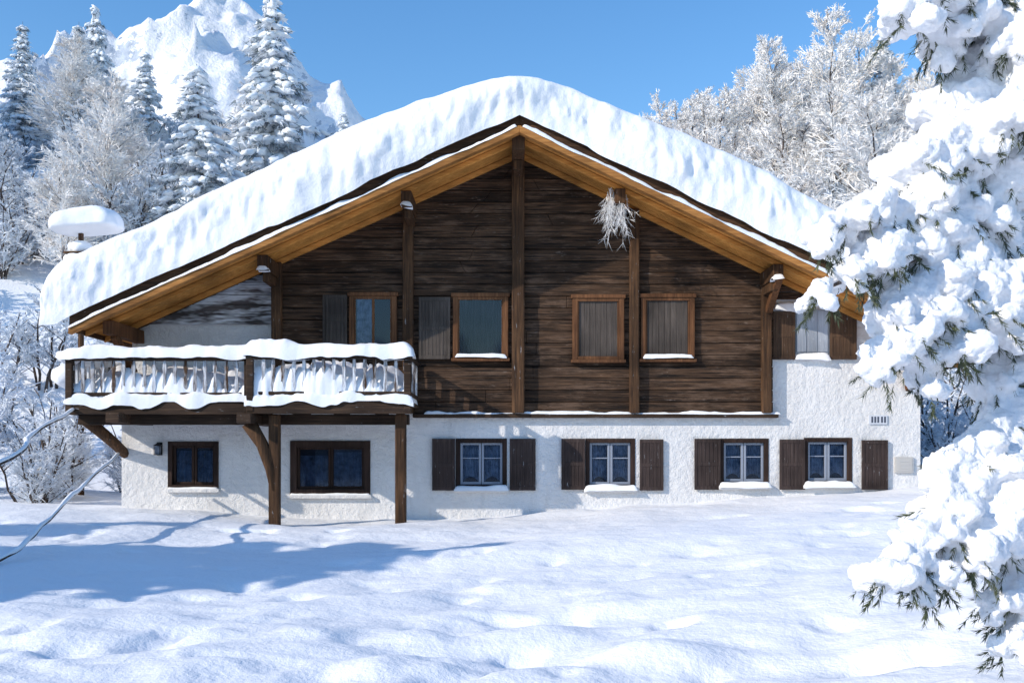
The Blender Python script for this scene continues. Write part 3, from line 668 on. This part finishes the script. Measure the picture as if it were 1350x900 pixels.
# ---------------------------------------------------------------- snow-capped bird feeder behind the west eave
bf=empty('bird_feeder'); y=4.0; xc=X(115,y); zc=Z(303,y); gz=Hs(xc,y)
mb=MB(); mb.tube([(xc-.15,y,gz-.3),(xc-.15,y,zc-.35)],[.08,.07],8); mb.box(xc-.45,xc+.15,y-.3,y+.3,zc-.62,zc-.57)
mb.box(xc-.2,xc-.1,y-.05,y+.05,zc-.57,zc-.03)
mb.box(xc-.55,xc+.55,y-.42,y+.42,zc+.0,zc+.05); mb.obj('feeder_frame',M_post,bf,bevel=.01)
bm=bmesh.new(); bmesh.ops.create_icosphere(bm,subdivisions=5,radius=1); v=np.array([q.co[:] for q in bm.verts]); f=[tuple(w.index for w in p.verts) for p in bm.faces]; bm.free()
v=np.sign(v)*np.abs(v)**.66; v=v*(1+.2*vn(v[:,0]*2,v[:,1]*2+v[:,2],4))[:,None]
v[:,2]=np.where(v[:,2]<0,v[:,2]*.4,v[:,2])+.12*v[:,0]; v=v*np.array([.78,.6,.40])+np.array([xc,y,zc+.08]); mb=MB(); mb.add(v,f); mb.obj('feeder_roof_snow',M_snow,bf,smooth=True)
mb=MB(); lump(mb,(xc-.15,y,zc-.45),.27,.7,7); lump(mb,(xc-.2,y-.1,zc-.75),.3,.7,9); mb.obj('feeder_tray_snow',M_snow,bf,smooth=True)

def stem(name,pts,r):
    e=empty(name); P_=[Vector(p) for p in pts]; Q=[]
    for i in range(len(P_)-1):
        p0=P_[max(0,i-1)];p1=P_[i];p2=P_[i+1];p3=P_[min(len(P_)-1,i+2)]
        for k in range(10):
            t=k/10; Q.append(.5*((2*p1)+(p2-p0)*t+(2*p0-5*p1+4*p2-p3)*t*t+(3*p1-p0-3*p2+p3)*t**3))
    Q.append(P_[-1]); Q=[q+Vector((0,0,.05*float(vn(i*.5,0,8)))) for i,q in enumerate(Q)]
    mb=MB(); mb.tube(Q,[r]*len(Q),7); mb.obj('stem',M_bark,e,smooth=True)
    mb=MB(); rs=[r*1.2*(1+.9*float(vn(i*.45,0,5))) for i in range(len(Q))]; mb.tube([q+Vector((0,0,r*.95)) for q in Q],rs,8); mb.obj('stem_snow',M_snow,e,smooth=True)
stem('bare_branch',[(-8.15,-1.5,2.42),(X(40,-5),-5,Z(575,-5)),(X(0,-7),-7,Z(609,-7)),(-8.2,-10.5,.2)],.026)
stem('bare_branch',[(X(156,-.9),-.9,Z(600,-.9)),(X(110,-4),-4,Z(640,-4)),(X(60,-6),-6,Z(688,-6)),(X(0,-7.2),-7.2,Z(738,-7.2)),(-7.6,-8.5,-.1)],.022)

# ---------------------------------------------------------------- foreground snow-laden conifer
ft=empty('snowy_pine_tree'); rg=random.Random(31)
TXc=(1440-675)*5.6/K; TYc=-20+5.6
def W(u,v,d): return Vector(((u-675)*d/K,d-20,EYE+(600-v)*d/K))
wood=MB(); blobs=[]; sprigs=[]
tz0=Hs(TXc,TYc)
wood.tube([(TXc,TYc,tz0-.3),(TXc+.02,TYc,1.5),(TXc-.02,TYc+.02,3.5),(TXc,TYc,5.6)],[.14,.11,.07,.02],9)
def branch(tip,r,n=None,side=5,z0=None,bend=.25):
    tip=Vector(tip); base=Vector((TXc,TYc,(z0 if z0 is not None else tip.z+.45*rg.uniform(.6,1.2)))); mid=base.lerp(tip,.55)+Vector((0,0,bend))
    n=n or 11; pts=[]
    for k in range(n+1):
        t=k/n; pts.append(base*(1-t)**2+mid*2*t*(1-t)+tip*t*t)
    wood.tube(pts,[.03*(1-k/n)+.008 for k in range(n+1)],6)
    for k in range(2,n+1):
        t=k/n; p=pts[k]
        dirv=(pts[k]-pts[k-1]).normalized(); sd=dirv.cross(Vector((0,0,1))).normalized()
        rr=r*(.75+.5*math.sin(math.pi*min(1,t*.85+.1)))*rg.uniform(.85,1.15)
        if rg.random()<.95: blobs.append((p+Vector((0,0,rr*.3)),rr))
        for q in range(side):
            o=sd*rg.uniform(-1,1)*r*1.3+dirv*rg.uniform(-.5,.5)*r+Vector((0,0,rg.uniform(-.7,.5)*r)); b=p+o; r2=r*rg.uniform(.45,.8)
            blobs.append((b,r2))
            if t>.3 and q<4: sprigs.append((b+Vector((0,0,-r2*.3)),(o.normalized()*.7+Vector((0,0,-.75))).normalized(),r2)); 
        sprigs.append((p,(dirv+Vector((0,0,-.9))).normalized(),rr))
T=[(1185,22,4.9,.13),(1250,48,5.1,.13),(1310,10,5.3,.14),(1230,2,5.2,.12),(1340,60,5.0,.13),(1200,225,5.1,.14),(1245,150,5.3,.16),(1310,100,5.4,.15),(1240,235,5.0,.13),(1305,225,5.2,.15),(1335,160,4.9,.13),
   (1092,308,4.9,.10),(1085,382,4.8,.085),(1140,345,5.0,.13),(1175,420,5.0,.14),(1165,475,4.9,.12),(1220,485,5.0,.14),(1260,325,5.2,.13),(1295,410,5.2,.15),(1240,390,5.3,.14),(1120,290,5.1,.09),
   (1300,518,5.3,.10),(1325,585,5.2,.11),(1240,640,5.0,.105),(1240,690,4.9,.12),(1165,762,4.7,.10),(1215,780,4.75,.075),(1275,722,4.9,.13),(1320,665,5.0,.12),(1330,800,4.9,.10),(1310,735,5.1,.11),(1345,850,4.9,.09)]
for u,v,d,r in T: branch(W(u,v,d),r)
for k in range(20):
    z=rg.uniform(.5,5.2); az=rg.uniform(-1.1,1.5); L=(1.75-.28*max(0,z-1))*rg.uniform(.75,1.0)
    tip=Vector((TXc+math.cos(az)*L,TYc+math.sin(az)*L,z)); branch(tip,.14,side=3,n=8)
wood.obj('trunk_and_limbs',M_bark,ft,smooth=True)
V=[];F=[];n=0
for p,r in blobs:
    v=IV*np.array([r,r,r*.78])+np.array(p[:]); V.append(v);F.append(IF+n);n+=len(v)
me=bpy.data.meshes.new('snow_load'); me.from_pydata(np.concatenate(V).tolist(),[],np.concatenate(F).tolist()); me.materials.append(M_treesnow)
so=obj('snow_load',me,ft)
rm=so.modifiers.new('r','REMESH'); rm.mode='VOXEL'; rm.voxel_size=.015; rm.use_smooth_shade=True
sm=so.modifiers.new('s','SMOOTH'); sm.factor=.6; sm.iterations=4
for nm,sc,st,dp in (('big',.14,.09,2),('mid',.05,.045,2),('fine',.02,.018,2)):
    t=bpy.data.textures.new(nm,'CLOUDS'); t.noise_scale=sc; t.noise_depth=dp; t.noise_basis='BLENDER_ORIGINAL'
    dm=so.modifiers.new(nm,'DISPLACE'); dm.texture=t; dm.strength=st; dm.mid_level=.5; dm.texture_coords='GLOBAL'
nr=np.random.RandomState(8); V=[]
for p,d,r in sprigs:
    for q in range(2):
        dd=np.array(d[:])+nr.normal(size=3)*.35; dd[2]-=.25; dd/=np.linalg.norm(dd); L=r*.95+nr.uniform(.02,.08); b=np.array(p[:])+nr.normal(size=3)*r*.35
        m=32; t=nr.rand(m,1)**.8; o=b+dd*L*t; nd=nr.normal(size=(m,3)); nd-=dd*(nd@dd)[:,None]; nd/=np.linalg.norm(nd,axis=1)[:,None]; nd=nd*.5+dd*.9; nd/=np.linalg.norm(nd,axis=1)[:,None]
        sd=np.cross(nd,nr.normal(size=(m,3))); sd/=np.linalg.norm(sd,axis=1)[:,None]; Ln=nr.uniform(.028,.05,(m,1))
        V.append(np.stack([o+sd*.0026,o-sd*.0026,o+nd*Ln],1).reshape(-1,3))
V=np.concatenate(V); me=bpy.data.meshes.new('needles'); me.from_pydata(V.tolist(),[],np.arange(len(V)).reshape(-1,3).tolist()); me.materials.append(M_needle); obj('needles',me,ft)

# ---------------------------------------------------------------- light, sky, camera
az=math.radians(240); el=math.radians(27)
w=bpy.data.worlds.new('World'); bpy.context.scene.world=w; w.use_nodes=True; nt=w.node_tree
bg=nt.nodes['Background']; sk=nt.nodes.new('ShaderNodeTexSky'); sk.sky_type='NISHITA'; sk.sun_disc=False; sk.sun_elevation=el; sk.sun_rotation=az; sk.altitude=300; sk.air_density=1.25; sk.dust_density=.25; sk.ozone_density=3.0
hs=nt.nodes.new('ShaderNodeHueSaturation'); hs.inputs['Saturation'].default_value=1.25; hs.inputs['Hue'].default_value=.504; hs.inputs['Value'].default_value=1.42
nt.links.new(sk.outputs[0],hs.inputs['Color']); nt.links.new(hs.outputs[0],bg.inputs[0]); bg.inputs[1].default_value=.15
sd=Vector((math.sin(az)*math.cos(el),math.cos(az)*math.cos(el),math.sin(el)))
l=bpy.data.lights.new('sun','SUN'); l.energy=4.15; l.angle=math.radians(.5); l.color=(1,.91,.79)
lo=bpy.data.objects.new('sun',l); C.objects.link(lo); lo.rotation_euler=sd.to_track_quat('Z','Y').to_euler()
cam=bpy.data.cameras.new('camera'); cam.sensor_width=36; cam.lens=K*36/1350; cam.shift_y=150/1350; cam.clip_end=4000
co=bpy.data.objects.new('camera',cam); C.objects.link(co); co.location=(0,-D0,EYE); co.rotation_euler=(math.radians(90),0,0)
sc=bpy.context.scene; sc.camera=co; sc.view_settings.view_transform='Standard'; sc.view_settings.look='None'; sc.view_settings.exposure=0
print('instances',cnt,'blobs',len(blobs))
